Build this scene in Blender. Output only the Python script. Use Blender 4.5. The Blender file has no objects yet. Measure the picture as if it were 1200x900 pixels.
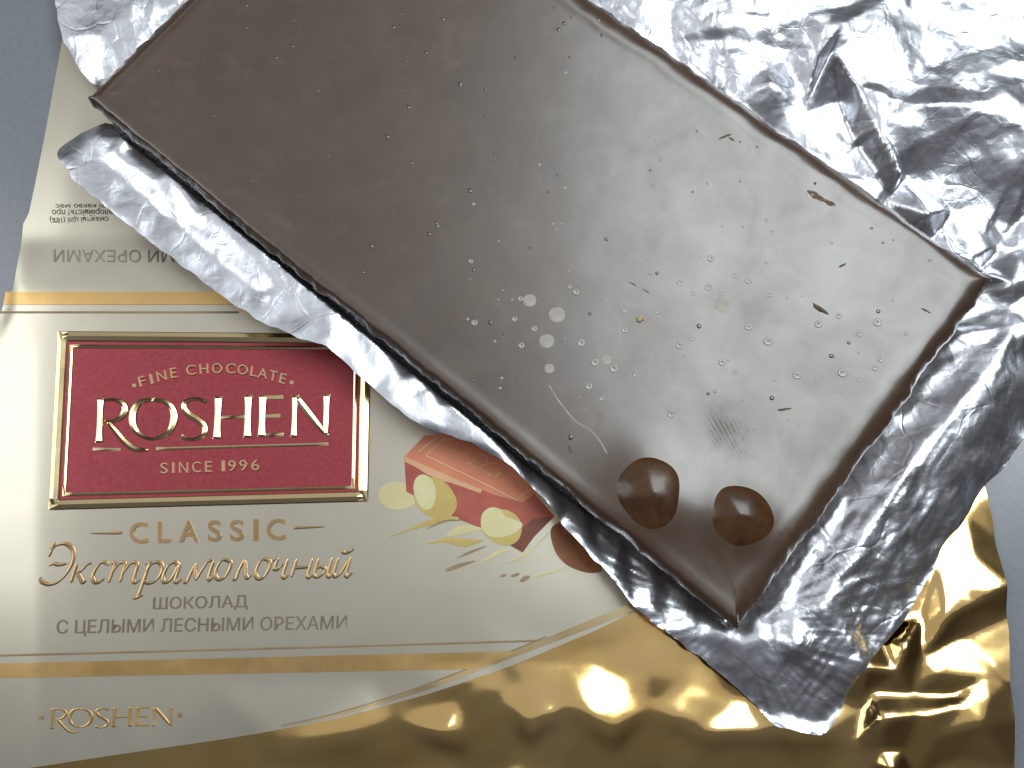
import bpy, math
import numpy as np
from mathutils import Vector
from mathutils.geometry import delaunay_2d_cdt

# ------------------------------------------------------------------ camera
# all measurements below are millimetres; MM turns them into metres
MM = 0.001
scene = bpy.context.scene
TILT = math.radians(12.3)
H = 166.0
CAM = np.array([0.0, -H * math.tan(TILT), H])
F = 1000.0
cam_d = bpy.data.cameras.new("camera")
cam_d.sensor_width = 36.0
cam_d.lens = 36.0 * F / 1200.0
cam_d.clip_start = 0.005
cam_d.clip_end = 20.0
cam = bpy.data.objects.new("camera", cam_d)
scene.collection.objects.link(cam)
cam.location = Vector(CAM) * MM
cam.rotation_euler = (TILT, 0, 0)
scene.camera = cam

# ------------------------------------------------------------------ room light
world = bpy.data.worlds.new("World")
scene.world = world
world.use_nodes = True
wn = world.node_tree.nodes
wl = world.node_tree.links
wn.clear()
w_out = wn.new("ShaderNodeOutputWorld")
w_bg = wn.new("ShaderNodeBackground")
# dark walls, paler towards the ceiling
w_tc = wn.new("ShaderNodeTexCoord")
w_sep = wn.new("ShaderNodeSeparateXYZ")
w_ramp = wn.new("ShaderNodeValToRGB")
wl.new(w_tc.outputs["Generated"], w_sep.inputs[0])
wl.new(w_sep.outputs["Z"], w_ramp.inputs[0])
r = w_ramp.color_ramp
r.elements[0].position = 0.25
r.elements[0].color = (0.030, 0.027, 0.025, 1)
r.elements[1].position = 1.0
r.elements[1].color = (0.150, 0.152, 0.165, 1)
wl.new(w_ramp.outputs[0], w_bg.inputs[0])
w_bg.inputs[1].default_value = 1.0
wl.new(w_bg.outputs[0], w_out.inputs[0])


def area_lamp(name, loc, target, sx, sy, radiance, col):
    d = bpy.data.lights.new(name, 'AREA')
    d.shape = 'RECTANGLE'
    d.size = sx
    d.size_y = sy
    d.energy = radiance * math.pi * sx * sy
    d.color = col
    o = bpy.data.objects.new(name, d)
    scene.collection.objects.link(o)
    o.location = loc
    o.rotation_euler = (Vector(target) - Vector(loc)).to_track_quat('-Z', 'Y').to_euler()
    return o


# bright ceiling panel up and to the right, the pale ceiling round it, a window to the left
area_lamp("ceiling_panel", (0.76, 0.72, 1.5), (0.76, 0.72, 0), 1.2, 1.15, 6.2, (0.90, 0.99, 1.0))
area_lamp("ceiling_bounce", (0.0, 1.16, 1.8), (0, 1.16, 0), 4.0, 2.7, 0.34, (0.98, 0.99, 1.0))
area_lamp("window_light", (-1.55, 0.35, 1.25), (0, 0, 0), 0.9, 1.3, 2.4, (0.95, 1.0, 1.0))

vs = scene.view_settings
vs.view_transform = 'Standard'
vs.look = 'None'
vs.exposure = 0.0
vs.gamma = 1.0
vs.use_curve_mapping = False
scene.cycles.max_bounces = 5
scene.cycles.diffuse_bounces = 3
scene.cycles.glossy_bounces = 4
scene.cycles.sample_clamp_indirect = 4.0

# ------------------------------------------------------------------ helpers
rng = np.random.default_rng(7)
CT, ST = math.cos(TILT), math.sin(TILT)


def unproj(px, py, z):
    """photo pixel (1200 x 900) -> x, y in mm on the plane of height z"""
    px = np.asarray(px, float); py = np.asarray(py, float); z = np.asarray(z, float)
    a = (px - 600.0) / F
    b = -(py - 450.0) / F
    dx = a
    dy = b * CT + ST
    dz = b * ST - CT
    t = (z - CAM[2]) / dz
    return CAM[0] + t * dx, CAM[1] + t * dy


def vnoise(x, y, scale, seed=0):
    """smooth value noise in -1..1"""
    g = np.random.default_rng(seed).uniform(-1, 1, (256, 256))
    x = np.asarray(x, float) / scale + 1000.3; y = np.asarray(y, float) / scale + 1000.7
    xi = np.floor(x).astype(int); yi = np.floor(y).astype(int)
    fx = x - xi; fy = y - yi
    fx = fx * fx * fx * (fx * (fx * 6 - 15) + 10); fy = fy * fy * fy * (fy * (fy * 6 - 15) + 10)
    a = g[xi % 256, yi % 256]; b = g[(xi + 1) % 256, yi % 256]
    c = g[xi % 256, (yi + 1) % 256]; d = g[(xi + 1) % 256, (yi + 1) % 256]
    return (a * (1 - fx) + b * fx) * (1 - fy) + (c * (1 - fx) + d * fx) * fy


class Field:
    """height field on a regular grid (mm)"""
    def __init__(self, x0, y0, x1, y1, res):
        self.x0, self.y0, self.res = x0, y0, res
        self.nx = int((x1 - x0) / res) + 2
        self.ny = int((y1 - y0) / res) + 2
        self.X, self.Y = np.meshgrid(x0 + res * np.arange(self.nx), y0 + res * np.arange(self.ny), indexing='ij')
        self.Z = np.zeros((self.nx, self.ny))

    def tin(self, pts):
        """raster of a triangulated facet surface through pts (n x 3)"""
        pts = np.asarray(pts, float)
        res = delaunay_2d_cdt([Vector((p[0], p[1])) for p in pts], [], [], 0, 1e-5)
        vz = np.array([pts[o[0], 2] for o in res[3]])
        vx = np.array([v.x for v in res[0]]); vy = np.array([v.y for v in res[0]])
        out = np.full(self.Z.shape, np.nan)
        for f in res[2]:
            ax, bx, cx = vx[f[0]], vx[f[1]], vx[f[2]]
            ay, by, cy = vy[f[0]], vy[f[1]], vy[f[2]]
            i0 = max(0, int((min(ax, bx, cx) - self.x0) / self.res)); i1 = min(self.nx, int((max(ax, bx, cx) - self.x0) / self.res) + 2)
            j0 = max(0, int((min(ay, by, cy) - self.y0) / self.res)); j1 = min(self.ny, int((max(ay, by, cy) - self.y0) / self.res) + 2)
            if i1 <= i0 or j1 <= j0:
                continue
            X = self.X[i0:i1, j0:j1]; Y = self.Y[i0:i1, j0:j1]
            det = (by - cy) * (ax - cx) + (cx - bx) * (ay - cy)
            if abs(det) < 1e-9:
                continue
            l1 = ((by - cy) * (X - cx) + (cx - bx) * (Y - cy)) / det
            l2 = ((cy - ay) * (X - cx) + (ax - cx) * (Y - cy)) / det
            l3 = 1 - l1 - l2
            ins = (l1 >= -1e-6) & (l2 >= -1e-6) & (l3 >= -1e-6)
            zz = l1 * vz[f[0]] + l2 * vz[f[1]] + l3 * vz[f[2]]
            sub = out[i0:i1, j0:j1]
            sub[ins] = zz[ins]
        return np.nan_to_num(out, nan=float(np.nanmean(out)))

    def random_tin(self, spacing, amp, seed, stretch=(1, 1), ang=0.0):
        g = np.random.default_rng(seed)
        x1 = self.x0 + self.res * self.nx; y1 = self.y0 + self.res * self.ny
        ca, sa = math.cos(ang), math.sin(ang)
        R = max(x1 - self.x0, y1 - self.y0)
        cx, cy = (self.x0 + x1) / 2, (self.y0 + y1) / 2
        pts = []
        nu = int(2 * R / (spacing * stretch[0])) + 1; nv = int(2 * R / (spacing * stretch[1])) + 1
        for i in range(nu):
            for j in range(nv):
                u = -R + (i + g.uniform(-.5, .5)) * spacing * stretch[0]
                v = -R + (j + g.uniform(-.5, .5)) * spacing * stretch[1]
                x = cx + ca * u - sa * v; y = cy + sa * u + ca * v
                if self.x0 - 3 * spacing < x < x1 + 3 * spacing and self.y0 - 3 * spacing < y < y1 + 3 * spacing:
                    pts.append((x, y, g.uniform(-1, 1) * amp))
        return self.tin(pts)

    def blur(self, n, A=None):
        Z = self.Z if A is None else A
        for _ in range(n):
            P = np.pad(Z, 1, mode='edge')
            Z = (P[:-2, 1:-1] + P[2:, 1:-1] + P[1:-1, :-2] + P[1:-1, 2:] + 4 * P[1:-1, 1:-1]) / 8
        return Z

    def at(self, x, y):
        fx = np.clip((np.asarray(x, float) - self.x0) / self.res, 0, self.nx - 1.001)
        fy = np.clip((np.asarray(y, float) - self.y0) / self.res, 0, self.ny - 1.001)
        i = fx.astype(int); j = fy.astype(int); fx = fx - i; fy = fy - j
        Z = self.Z
        return (Z[i, j] * (1 - fx) + Z[i + 1, j] * fx) * (1 - fy) + (Z[i, j + 1] * (1 - fx) + Z[i + 1, j + 1] * fx) * fy


def inside(px, py, poly):
    poly = np.asarray(poly, float)
    res = np.zeros(np.shape(px), bool)
    n = len(poly)
    for i in range(n):
        x1, y1 = poly[i]; x2, y2 = poly[(i + 1) % n]
        if y1 == y2:
            continue
        c = ((y1 > py) != (y2 > py)) & (px < (x2 - x1) * (py - y1) / (y2 - y1) + x1)
        res ^= c
    return res


def nearest(px, py, poly, closed=True):
    """closest point of an outline and its distance"""
    poly = np.asarray(poly, float)
    best = np.full(np.shape(px), 1e9); bx = np.zeros(np.shape(px)); by = np.zeros(np.shape(px))
    n = len(poly)
    for i in range(n if closed else n - 1):
        a = poly[i]; b = poly[(i + 1) % n]
        d = b - a; L = d @ d
        if L < 1e-12:
            continue
        t = np.clip(((px - a[0]) * d[0] + (py - a[1]) * d[1]) / L, 0, 1)
        qx = a[0] + t * d[0]; qy = a[1] + t * d[1]
        dd = np.hypot(px - qx, py - qy)
        m = dd < best
        best = np.where(m, dd, best); bx = np.where(m, qx, bx); by = np.where(m, qy, by)
    return bx, by, best


def link_mesh(name, verts, faces, mat, parent=None, smooth=True, solidify=0.0, off=-1):
    me = bpy.data.meshes.new(name)
    v = np.asarray(verts, float) * MM
    me.from_pydata(v.tolist(), [], [list(map(int, f)) for f in faces])
    me.update()
    if smooth:
        me.polygons.foreach_set("use_smooth", [True] * len(me.polygons))
    if mat is not None:
        me.materials.append(mat)
    o = bpy.data.objects.new(name, me)
    scene.collection.objects.link(o)
    if parent is not None:
        o.parent = parent
        o.matrix_parent_inverse = world_mat(parent).inverted()
    if solidify:
        m = o.modifiers.new("thickness", 'SOLIDIFY')
        m.thickness = solidify * MM
        m.offset = off
        es = o.modifiers.new("crisp_rim", 'EDGE_SPLIT')
        es.split_angle = math.radians(65)
    return o


def world_mat(o):
    m = o.matrix_basis.copy()
    p = o
    while p.parent is not None:
        m = p.parent.matrix_basis @ p.matrix_parent_inverse @ m if False else (p.parent.matrix_basis @ p.matrix_parent_inverse @ m)
        p = p.parent
    return m


def tag(o, label=None, cat=None, group=None, kind=None):
    if label: o["label"] = label
    if cat: o["category"] = cat
    if group: o["group"] = group
    if kind: o["kind"] = kind
    return o


def empty(name, loc, label, cat):
    o = bpy.data.objects.new(name, None)
    o.empty_display_size = 0.01
    o.location = Vector(loc) * MM
    scene.collection.objects.link(o)
    return tag(o, label, cat)


def sheet(name, poly, field, res, mat, parent=None, dz=0.0, solidify=0.1, zfun=None):
    """thin sheet with the outline poly (mm) lying on a height field"""
    poly = np.asarray(poly, float)
    x0, y0 = poly.min(0) - res; x1, y1 = poly.max(0) + res
    nx = int((x1 - x0) / res) + 2; ny = int((y1 - y0) / res) + 2
    X, Y = np.meshgrid(x0 + res * np.arange(nx), y0 + res * np.arange(ny), indexing='ij')
    ins = inside(X, Y, poly)
    _, _, bd = nearest(X, Y, poly)
    m = ins & (bd > 0.55 * res)
    out = []
    for k in range(len(poly)):
        a, b = poly[k], poly[(k + 1) % len(poly)]
        c = max(1, int(np.hypot(*(b - a)) / res + 0.3))
        out += [a + (b - a) * t / c for t in range(c)]
    out = np.array(out)
    jit = np.random.default_rng(3).uniform(-0.01, 0.01, (int(m.sum()), 2)) * res
    pts = np.concatenate([out, np.stack([X[m], Y[m]], 1) + jit])
    nb = len(out)
    cd = delaunay_2d_cdt([Vector(p) for p in pts.tolist()], [], [list(range(nb))], 1, 1e-6)
    vx = np.array([v[:] for v in cd[0]])
    zz = (zfun(vx[:, 0], vx[:, 1]) if zfun else field.at(vx[:, 0], vx[:, 1])) + dz
    verts = np.concatenate([vx, zz[:, None]], 1)
    faces = cd[2]
    t = verts[list(faces[0])]
    if np.cross(t[1] - t[0], t[2] - t[0])[2] < 0:
        faces = [f[::-1] for f in faces]
    return link_mesh(name, verts, faces, mat, parent, True, solidify)


def spline(pts, n=8, closed=False):
    """Catmull-Rom through pts (any dimension)"""
    P = np.asarray(pts, float)
    out = []
    N = len(P)
    for i in range(N if closed else N - 1):
        if closed:
            a, b, c, d = P[(i - 1) % N], P[i], P[(i + 1) % N], P[(i + 2) % N]
        else:
            a = P[i - 1] if i else 2 * P[0] - P[1]
            b, c = P[i], P[i + 1]
            d = P[i + 2] if i + 2 < N else 2 * P[-1] - P[-2]
        for k in range(n):
            t = k / n
            out.append(0.5 * (2 * b + (c - a) * t + (2 * a - 5 * b + 4 * c - d) * t * t + (3 * b - a - 3 * c + d) * t ** 3))
    if not closed:
        out.append(P[-1])
    return np.array(out)


# ------------------------------------------------------------------ materials
class Mat:
    def __init__(self, name):
        self.m = bpy.data.materials.new(name)
        self.m.use_nodes = True
        self.nt = self.m.node_tree
        self.b = self.nt.nodes["Principled BSDF"]
        self.tc = self.nt.nodes.new("ShaderNodeTexCoord")

    def set(self, **k):
        for n, v in k.items():
            i = self.b.inputs[n.replace('_', ' ')]
            i.default_value = (*v, 1) if isinstance(v, tuple) and len(v) == 3 else v
        return self

    def noise(self, scale, detail=4.0, rough=0.55, dist=0.0):
        n = self.nt.nodes.new("ShaderNodeTexNoise")
        n.inputs["Scale"].default_value = scale
        n.inputs["Detail"].default_value = detail
        n.inputs["Roughness"].default_value = rough
        n.inputs["Distortion"].default_value = dist
        self.nt.links.new(self.tc.outputs["Object"], n.inputs["Vector"])
        return n.outputs["Fac"]

    def ramp(self, fac, stops):
        n = self.nt.nodes.new("ShaderNodeValToRGB")
        self.nt.links.new(fac, n.inputs[0])
        el = n.color_ramp.elements
        while len(el) < len(stops):
            el.new(0.5)
        for s, (p, c) in zip(el, stops):
            s.position = p
            s.color = (*c, 1) if isinstance(c, tuple) else (c, c, c, 1)
        return n.outputs[0]

    def link(self, out, inp):
        self.nt.links.new(out, self.b.inputs[inp])
        return self

    def math(self, op, a, b):
        n = self.nt.nodes.new("ShaderNodeMath")
        n.operation = op
        for k, v in enumerate((a, b)):
            if isinstance(v, (int, float)):
                n.inputs[k].default_value = v
            else:
                self.nt.links.new(v, n.inputs[k])
        return n.outputs[0]

    def mix(self, fac, a, b):
        n = self.nt.nodes.new("ShaderNodeMix")
        n.data_type = 'RGBA'
        self.nt.links.new(fac, n.inputs["Factor"])
        for k, v in ((6, a), (7, b)):
            if isinstance(v, tuple):
                n.inputs[k].default_value = (*v, 1)
            else:
                self.nt.links.new(v, n.inputs[k])
        return n.outputs[2]

    def bump(self, h, strength, dist):
        n = self.nt.nodes.new("ShaderNodeBump")
        n.inputs["Strength"].default_value = strength
        n.inputs["Distance"].default_value = dist * MM
        self.nt.links.new(h, n.inputs["Height"])
        prev = self.b.inputs["Normal"].links
        if prev:
            self.nt.links.new(prev[0].from_socket, n.inputs["Normal"])
        self.nt.links.new(n.outputs[0], self.b.inputs["Normal"])
        return self


# grey laminate table
M = Mat("grey_laminate").set(Roughness=0.24, Specular_IOR_Level=0.9)
n1 = M.noise(900, 6, 0.7)
M.link(M.ramp(n1, [(0.3, (0.175, 0.185, 0.212)), (0.7, (0.215, 0.228, 0.26))]), "Base Color")
M.bump(M.noise(1500, 3), 0.15, 0.05)
M_TABLE = M.m

# pearly cream paper
M = Mat("pearl_cream_paper").set(Metallic=0.84, Roughness=0.40, Specular_IOR_Level=0.5)
n1 = M.noise(35, 4, 0.6)
M.link(M.ramp(n1, [(0.3, (0.60, 0.548, 0.445)), (0.7, (0.65, 0.605, 0.505))]), "Base Color")
M.set(Roughness=0.30)
M.bump(M.noise(90, 3), 0.08, 0.2)
M_CREAM = M.m


def gold(name, c1, c2, r0, r1, bump=0.05):
    M = Mat(name).set(Metallic=1.0)
    M.link(M.ramp(M.noise(60, 4, 0.6), [(0.3, c1), (0.7, c2)]), "Base Color")
    M.link(M.ramp(M.noise(140, 5, 0.65), [(0.3, r0), (0.7, r1)]), "Roughness")
    M.bump(M.noise(3500, 2), bump, 0.02)
    return M.m


M_GOLD = gold("gold_foil", (0.84, 0.55, 0.20), (0.90, 0.64, 0.28), 0.09, 0.17)
M_GOLDB = gold("gold_print_band", (0.66, 0.42, 0.16), (0.74, 0.50, 0.22), 0.26, 0.38, 0.12)
M_GOLDE = gold("gold_embossing", (0.80, 0.62, 0.32), (0.86, 0.70, 0.42), 0.14, 0.22)
M_GOLDT = gold("gold_lettering", (0.50, 0.33, 0.16), (0.60, 0.41, 0.22), 0.25, 0.36)

# red emblem lacquer
M = Mat("red_lacquer").set(Metallic=0.35, Roughness=0.33, Specular_IOR_Level=0.5)
M.link(M.ramp(M.noise(1400, 4, 0.7), [(0.3, (0.32, 0.036, 0.05)), (0.7, (0.42, 0.065, 0.08))]), "Base Color")
M.bump(M.noise(2600, 3), 0.12, 0.03)
M_RED = M.m


def printed(name, c1, c2, scale=180, rough=0.42):
    M = Mat(name).set(Metallic=0.15, Roughness=rough)
    M.link(M.ramp(M.noise(scale, 4, 0.6), [(0.3, c1), (0.7, c2)]), "Base Color")
    return M.m


M_INK = printed("brown_ink", (0.19, 0.145, 0.10), (0.25, 0.195, 0.135))
M_INKL = printed("pale_grey_ink", (0.25, 0.225, 0.18), (0.31, 0.28, 0.23))
M_LINE = printed("bronze_line_ink", (0.26, 0.18, 0.10), (0.36, 0.26, 0.15))

# silver foil
M = Mat("silver_foil").set(Metallic=1.0)
M.link(M.ramp(M.noise(40, 4, 0.6), [(0.3, (0.74, 0.755, 0.82)), (0.7, (0.84, 0.855, 0.92))]), "Base Color")
M.link(M.ramp(M.noise(120, 5, 0.65), [(0.3, 0.26), (0.7, 0.40)]), "Roughness")


dn = M.nt.nodes.new("ShaderNodeVectorMath")
dn.operation = 'DOT_PRODUCT'
M.nt.links.new(M.tc.outputs["Object"], dn.inputs[0])
dn.inputs[1].default_value = (0.62, 0.78, 0)
mr = M.nt.nodes.new("ShaderNodeMapRange")
M.nt.links.new(dn.outputs["Value"], mr.inputs[0])
mr.inputs[1].default_value = -0.012; mr.inputs[2].default_value = 0.006
mr.inputs[3].default_value = 0.6; mr.inputs[4].default_value = 1.0
SMOOTH_FLAP = mr.outputs[0]


def crumple(scale, metric, warp, feature='F1'):
    """faceted pyramids of a warped cell pattern: small crumples of the foil"""
    nz = M.nt.nodes.new("ShaderNodeTexNoise")
    nz.inputs["Scale"].default_value = scale * 0.45
    nz.inputs["Detail"].default_value = 2
    M.nt.links.new(M.tc.outputs["Object"], nz.inputs["Vector"])
    mx = M.nt.nodes.new("ShaderNodeVectorMath")
    mx.operation = 'MULTIPLY_ADD'
    M.nt.links.new(nz.outputs["Color"], mx.inputs[0])
    mx.inputs[1].default_value = (warp / scale, warp / scale, 0)
    M.nt.links.new(M.tc.outputs["Object"], mx.inputs[2])
    vo = M.nt.nodes.new("ShaderNodeTexVoronoi")
    vo.voronoi_dimensions = '2D'
    vo.feature = feature
    if feature == 'F1':
        vo.distance = metric
    vo.inputs["Scale"].default_value = scale
    M.nt.links.new(mx.outputs[0], vo.inputs["Vector"])
    return vo.outputs["Distance"]


M.bump(M.math('MULTIPLY', SMOOTH_FLAP, crumple(170, 'CHEBYCHEV', 1.6)), 0.24, 0.9)
M.bump(M.math('MULTIPLY', SMOOTH_FLAP, crumple(420, 'MANHATTAN', 1.8)), 0.17, 0.35)
fade = M.math('MULTIPLY', SMOOTH_FLAP, M.ramp(M.noise(45, 3, 0.5), [(0.42, 0.0), (0.62, 1.0)]))
M.bump(M.math('MULTIPLY', fade, M.ramp(crumple(120, '', 1.9, 'DISTANCE_TO_EDGE'), [(0.0, 0.0), (0.05, 1.0)])), 0.30, 0.16)
fade2 = M.math('MULTIPLY', SMOOTH_FLAP, M.ramp(M.noise(70, 3, 0.5), [(0.45, 0.0), (0.65, 1.0)]))
M.bump(M.math('MULTIPLY', fade2, M.ramp(crumple(290, '', 2.2, 'DISTANCE_TO_EDGE'), [(0.0, 0.0), (0.06, 1.0)])), 0.25, 0.09)
M_FOIL = M.m

# ------------------------------------------------------------------ table
def grid_rect(x0, y0, x1, y1, z, n=2):
    xs = np.linspace(x0, x1, n); ys = np.linspace(y0, y1, n)
    v = [(x, y, z) for x in xs for y in ys]
    f = [(i * n + j, (i + 1) * n + j, (i + 1) * n + j + 1, i * n + j + 1) for i in range(n - 1) for j in range(n - 1)]
    return v, f


v, f = grid_rect(-600, -500, 600, 700, 0.0)
v += [(x, y, -25.0) for (x, y, z) in v]
f += [(4, 6, 7, 5), (0, 4, 5, 1), (2, 3, 7, 6), (0, 2, 6, 4), (1, 5, 7, 3)]
table = link_mesh("table", v, [tuple(reversed(q)) if False else q for q in f], M_TABLE, smooth=False)
tag(table, "smooth grey table top under the wrapper and foil", "table", kind="structure")

# ------------------------------------------------------------------ wrapper
# its height field: cream panel nearly flat with a rolled left edge, gold part folded
WF = Field(-135, -110, 135, 110, 0.5)


def up(pts, z=None):
    """(px, py[, z]) control points -> mm"""
    out = []
    for p in pts:
        zz = p[2] if len(p) > 2 else z
        x, y = unproj(p[0], p[1], zz)
        out.append((float(x), float(y), zz))
    return out


ctrl = []
# cream panel: rolled edge on the left, gently bulged
for py in (-60, 40, 120, 200, 280):
    ctrl += [(60 - (py) * 0.15, py, 0.5), (110 - py * 0.15, py, 1.2), (240, py, 1.4), (500, py, 1.4)]
for py in (345, 360):
    ctrl += [(5, py, 0.6), (22, py, 2.2), (60, py, 2.4), (240, py, 2.2), (500, py, 2.0)]
for py in (420, 520, 620, 720, 800, 880, 960):
    ctrl += [(-45, py, 0.4), (-10, py, 1.5), (40, py, 2.5), (90, py, 2.5), (250, py, 2.1), (430, py, 1.9), (560, py, 1.9)]
# gold part
ctrl += [(620, 800, 2.0), (700, 770, 1.9), (760, 740, 1.9), (830, 790, 1.8), (760, 835, 2.4), (660, 830, 2.9), (600, 840, 2.3),
         (540, 830, 2.0), (460, 850, 2.1), (300, 880, 2.3), (200, 905, 2.4),
         (330, 880, 2.6), (420, 864, 3.0), (520, 862, 3.4), (620, 860, 3.6), (720, 862, 3.4), (820, 862, 3.2), (900, 860, 3.0), (960, 864, 3.0),
         (340, 905, 1.6), (420, 888, 1.6), (520, 884, 1.5), (620, 882, 1.6), (720, 884, 1.4), (820, 880, 1.6), (900, 876, 1.8), (950, 880, 1.8), (1000, 876, 2.2),
         (420, 925, 0.3), (560, 925, 0.3), (700, 925, 0.3), (850, 920, 0.3), (950, 915, 0.6),
         (1015, 783, 6.0), (1060, 757, 5.2), (1110, 728, 4.4), (1150, 704, 3.8), (1182, 684, 3.0),
         (1080, 768, 3.2), (1130, 745, 2.4), (1184, 720, 1.6),
         (1050, 786, 4.8), (1100, 792, 4.0), (1150, 798, 3.0), (1184, 800, 2.2),
         (1070, 812, 3.0), (1120, 814, 2.6),
         (1035, 842, 6.0), (1080, 838, 5.2), (1130, 825, 4.2), (1160, 818, 3.6),
         (1022, 810, 3.0), (1010, 830, 2.4), (1032, 880, 3.4), (1018, 905, 2.2), (1045, 905, 5.0), (1060, 880, 3.0), (1075, 910, 2.0),
         (1100, 862, 4.4), (1150, 850, 4.6), (1186, 845, 3.0), (1130, 890, 2.4), (1186, 900, 1.6), (1100, 925, 2.0), (1186, 940, 1.0),
         (1100, 660, 2.2), (1130, 600, 2.0), (1160, 570, 1.2), (1172, 640, 0.8), (1140, 650, 2.6), (1080, 720, 2.0), (1030, 740, 1.6),
         (970, 740, 1.4), (900, 700, 1.4), (1050, 600, 1.4), (950, 800, 1.5), (870, 820, 1.4)]
for px in (1250, 1400):
    for py in (400, 600, 800, 950):
        ctrl.append((px, py, 0.8))
WF.Z = WF.tin(up(ctrl))
soft = WF.blur(22)
hardm = np.clip((WF.X - 50) / 18, 0, 1) * np.clip((-22 - WF.Y) / 12, 0, 1)
hard = WF.blur(2, WF.Z + WF.random_tin(9, 0.4, 91) + WF.random_tin(3.5, 0.06, 92))
WF.Z = soft * (1 - hardm) + hard * hardm
midg = np.clip((-53 - WF.Y) / 6, 0, 1) * np.clip((WF.X + 20) / 12, 0, 1) * (1 - hardm)
WF.Z += midg * WF.blur(5, WF.random_tin(11, 0.8, 95) + WF.random_tin(5, 0.18, 96))
WF.Z += 0.015 * vnoise(WF.X, WF.Y, 9, 3) + 0.12 * vnoise(WF.X, WF.Y, 26, 4)


def pw(px, py, dz=0.0):
    """pixel on the wrapper's surface -> mm x, y, z"""
    z = np.full(np.shape(px), 2.0)
    for _ in range(4):
        x, y = unproj(px, py, z)
        z = WF.at(x, y)
    return x, y, z + dz


def wpoly(pts, dz=0.0):
    P = np.asarray(pts, float)
    x, y, z = pw(P[:, 0], P[:, 1])
    return np.stack([x, y], 1)


wrap = empty("chocolate_wrapper", (*unproj(300, 600, 0), 0.0),
             "opened cream and gold paper wrapper with red emblem lying under the chocolate", "wrapper")

bound = [(-60, 915), (20, 902), (100, 890), (180, 878), (250, 868), (300, 860), (400, 841), (500, 814), (600, 780), (700, 738), (745, 716), (800, 690)]
gold_poly = [(-60, 905), (20, 890), (180, 866), (300, 848), (400, 829), (500, 802), (600, 768), (700, 726), (760, 660), (900, 560), (1060, 520), (1146, 545),
             (1156, 575), (1164, 610), (1168, 640), (1176, 668), (1181, 692), (1183, 740), (1184, 800), (1189, 835), (1190, 870), (1191, 960), (-60, 960)]
sheet("gold_sheet", wpoly(gold_poly), WF, 0.6, M_GOLD, wrap, -0.14, 0.15)
panel_poly = [(8, 343), (3, 360), (-4, 380), (-14, 430), (-26, 520), (-36, 640), (-42, 780), (-46, 916)] + bound[1:] + [(800, 600), (640, 470), (480, 350), (300, 341), (150, 342)]
sheet("front_panel", wpoly(panel_poly), WF, 0.8, M_CREAM, wrap, 0.0, 0.12)
flap_poly = [(96, -60), (82, 0), (72, 45), (62, 100), (52, 155), (42, 205), (33, 248), (26, 262), (23, 290), (14, 338), (9, 349), (150, 349), (300, 348), (480, 356), (470, 200), (300, 60), (240, -60)]
sheet("upper_flap", wpoly(flap_poly), WF, 0.8, M_CREAM, wrap, -0.35, 0.12)


def quad_print(name, q, nu, nv, dz, mat, parent, smooth=True, solid=0.0):
    """four pixel corners (tl, tr, br, bl) as a fine grid lying on the wrapper"""
    q = np.asarray(q, float)
    U, V = np.meshgrid(np.linspace(0, 1, nu + 1), np.linspace(0, 1, nv + 1), indexing='ij')
    P = (q[0] * (1 - U)[..., None] + q[1] * U[..., None]) * (1 - V)[..., None] + (q[3] * (1 - U)[..., None] + q[2] * U[..., None]) * V[..., None]
    x, y, z = pw(P[..., 0].ravel(), P[..., 1].ravel(), dz)
    n = nv + 1
    f = [(i * n + j, i * n + j + 1, (i + 1) * n + j + 1, (i + 1) * n + j) for i in range(nu) for j in range(nv)]
    return link_mesh(name, np.stack([x, y, z], 1), f, mat, parent, smooth, solid)


def poly_print(name, pts, dz, mat, parent, res=1.0, zf=None):
    return sheet(name, wpoly(pts), WF, res, mat, parent, dz, 0.0)


def ribbon(pts, w, dz, ridge, parent, name, mat, n=8, cap=True, curve=True, smooth=False, collect=None):
    """raised stroke: pts (px, py), w half-ready widths in px per point or one number; V-shaped crest of height ridge"""
    P = np.asarray(pts, float)
    W = np.full(len(P), float(w)) if np.isscalar(w) else np.asarray(w, float)
    A = np.concatenate([P, W[:, None]], 1)
    if curve and len(P) > 2:
        A = spline(A, n)
    elif len(P) == 2:
        k = max(2, int(np.hypot(*(P[1] - P[0])) / 12) + 1)
        A = np.stack([A[0] + (A[1] - A[0]) * t for t in np.linspace(0, 1, k)])
    T = np.gradient(A[:, :2], axis=0)
    T /= np.maximum(np.hypot(T[:, 0], T[:, 1])[:, None], 1e-6)
    N = np.stack([-T[:, 1], T[:, 0]], 1)
    hw = A[:, 2] / 2
    rows = []
    hts = []
    for s, hgt in ((-1, 0.0), (-0.8, 0.45), (0, 1.0), (0.8, 0.45), (1, 0.0)):
        rows.append(A[:, :2] + N * (hw * s)[:, None]); hts.append(np.full(len(A), hgt * ridge))
    R = np.array(rows); Hh = np.array(hts)
    if cap:
        Hh[:, 0] *= 0.15; Hh[:, -1] *= 0.15
    m = len(A)
    x, y, z = pw(R[..., 0].ravel(), R[..., 1].ravel(), dz)
    z = z + Hh.ravel()
    V = np.stack([x, y, z], 1)
    Fc = [(a * m + i, a * m + i + 1, (a + 1) * m + i + 1, (a + 1) * m + i) for a in range(4) for i in range(m - 1)]
    # faces must look up
    p0, p1, p2 = V[Fc[0][0]], V[Fc[0][1]], V[Fc[0][2]]
    if np.cross(p1 - p0, p2 - p0)[2] < 0:
        Fc = [q[::-1] for q in Fc]
    if collect is not None:
        collect.append((V, Fc))
        return None
    return link_mesh(name, V, Fc, mat, parent, smooth)


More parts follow.
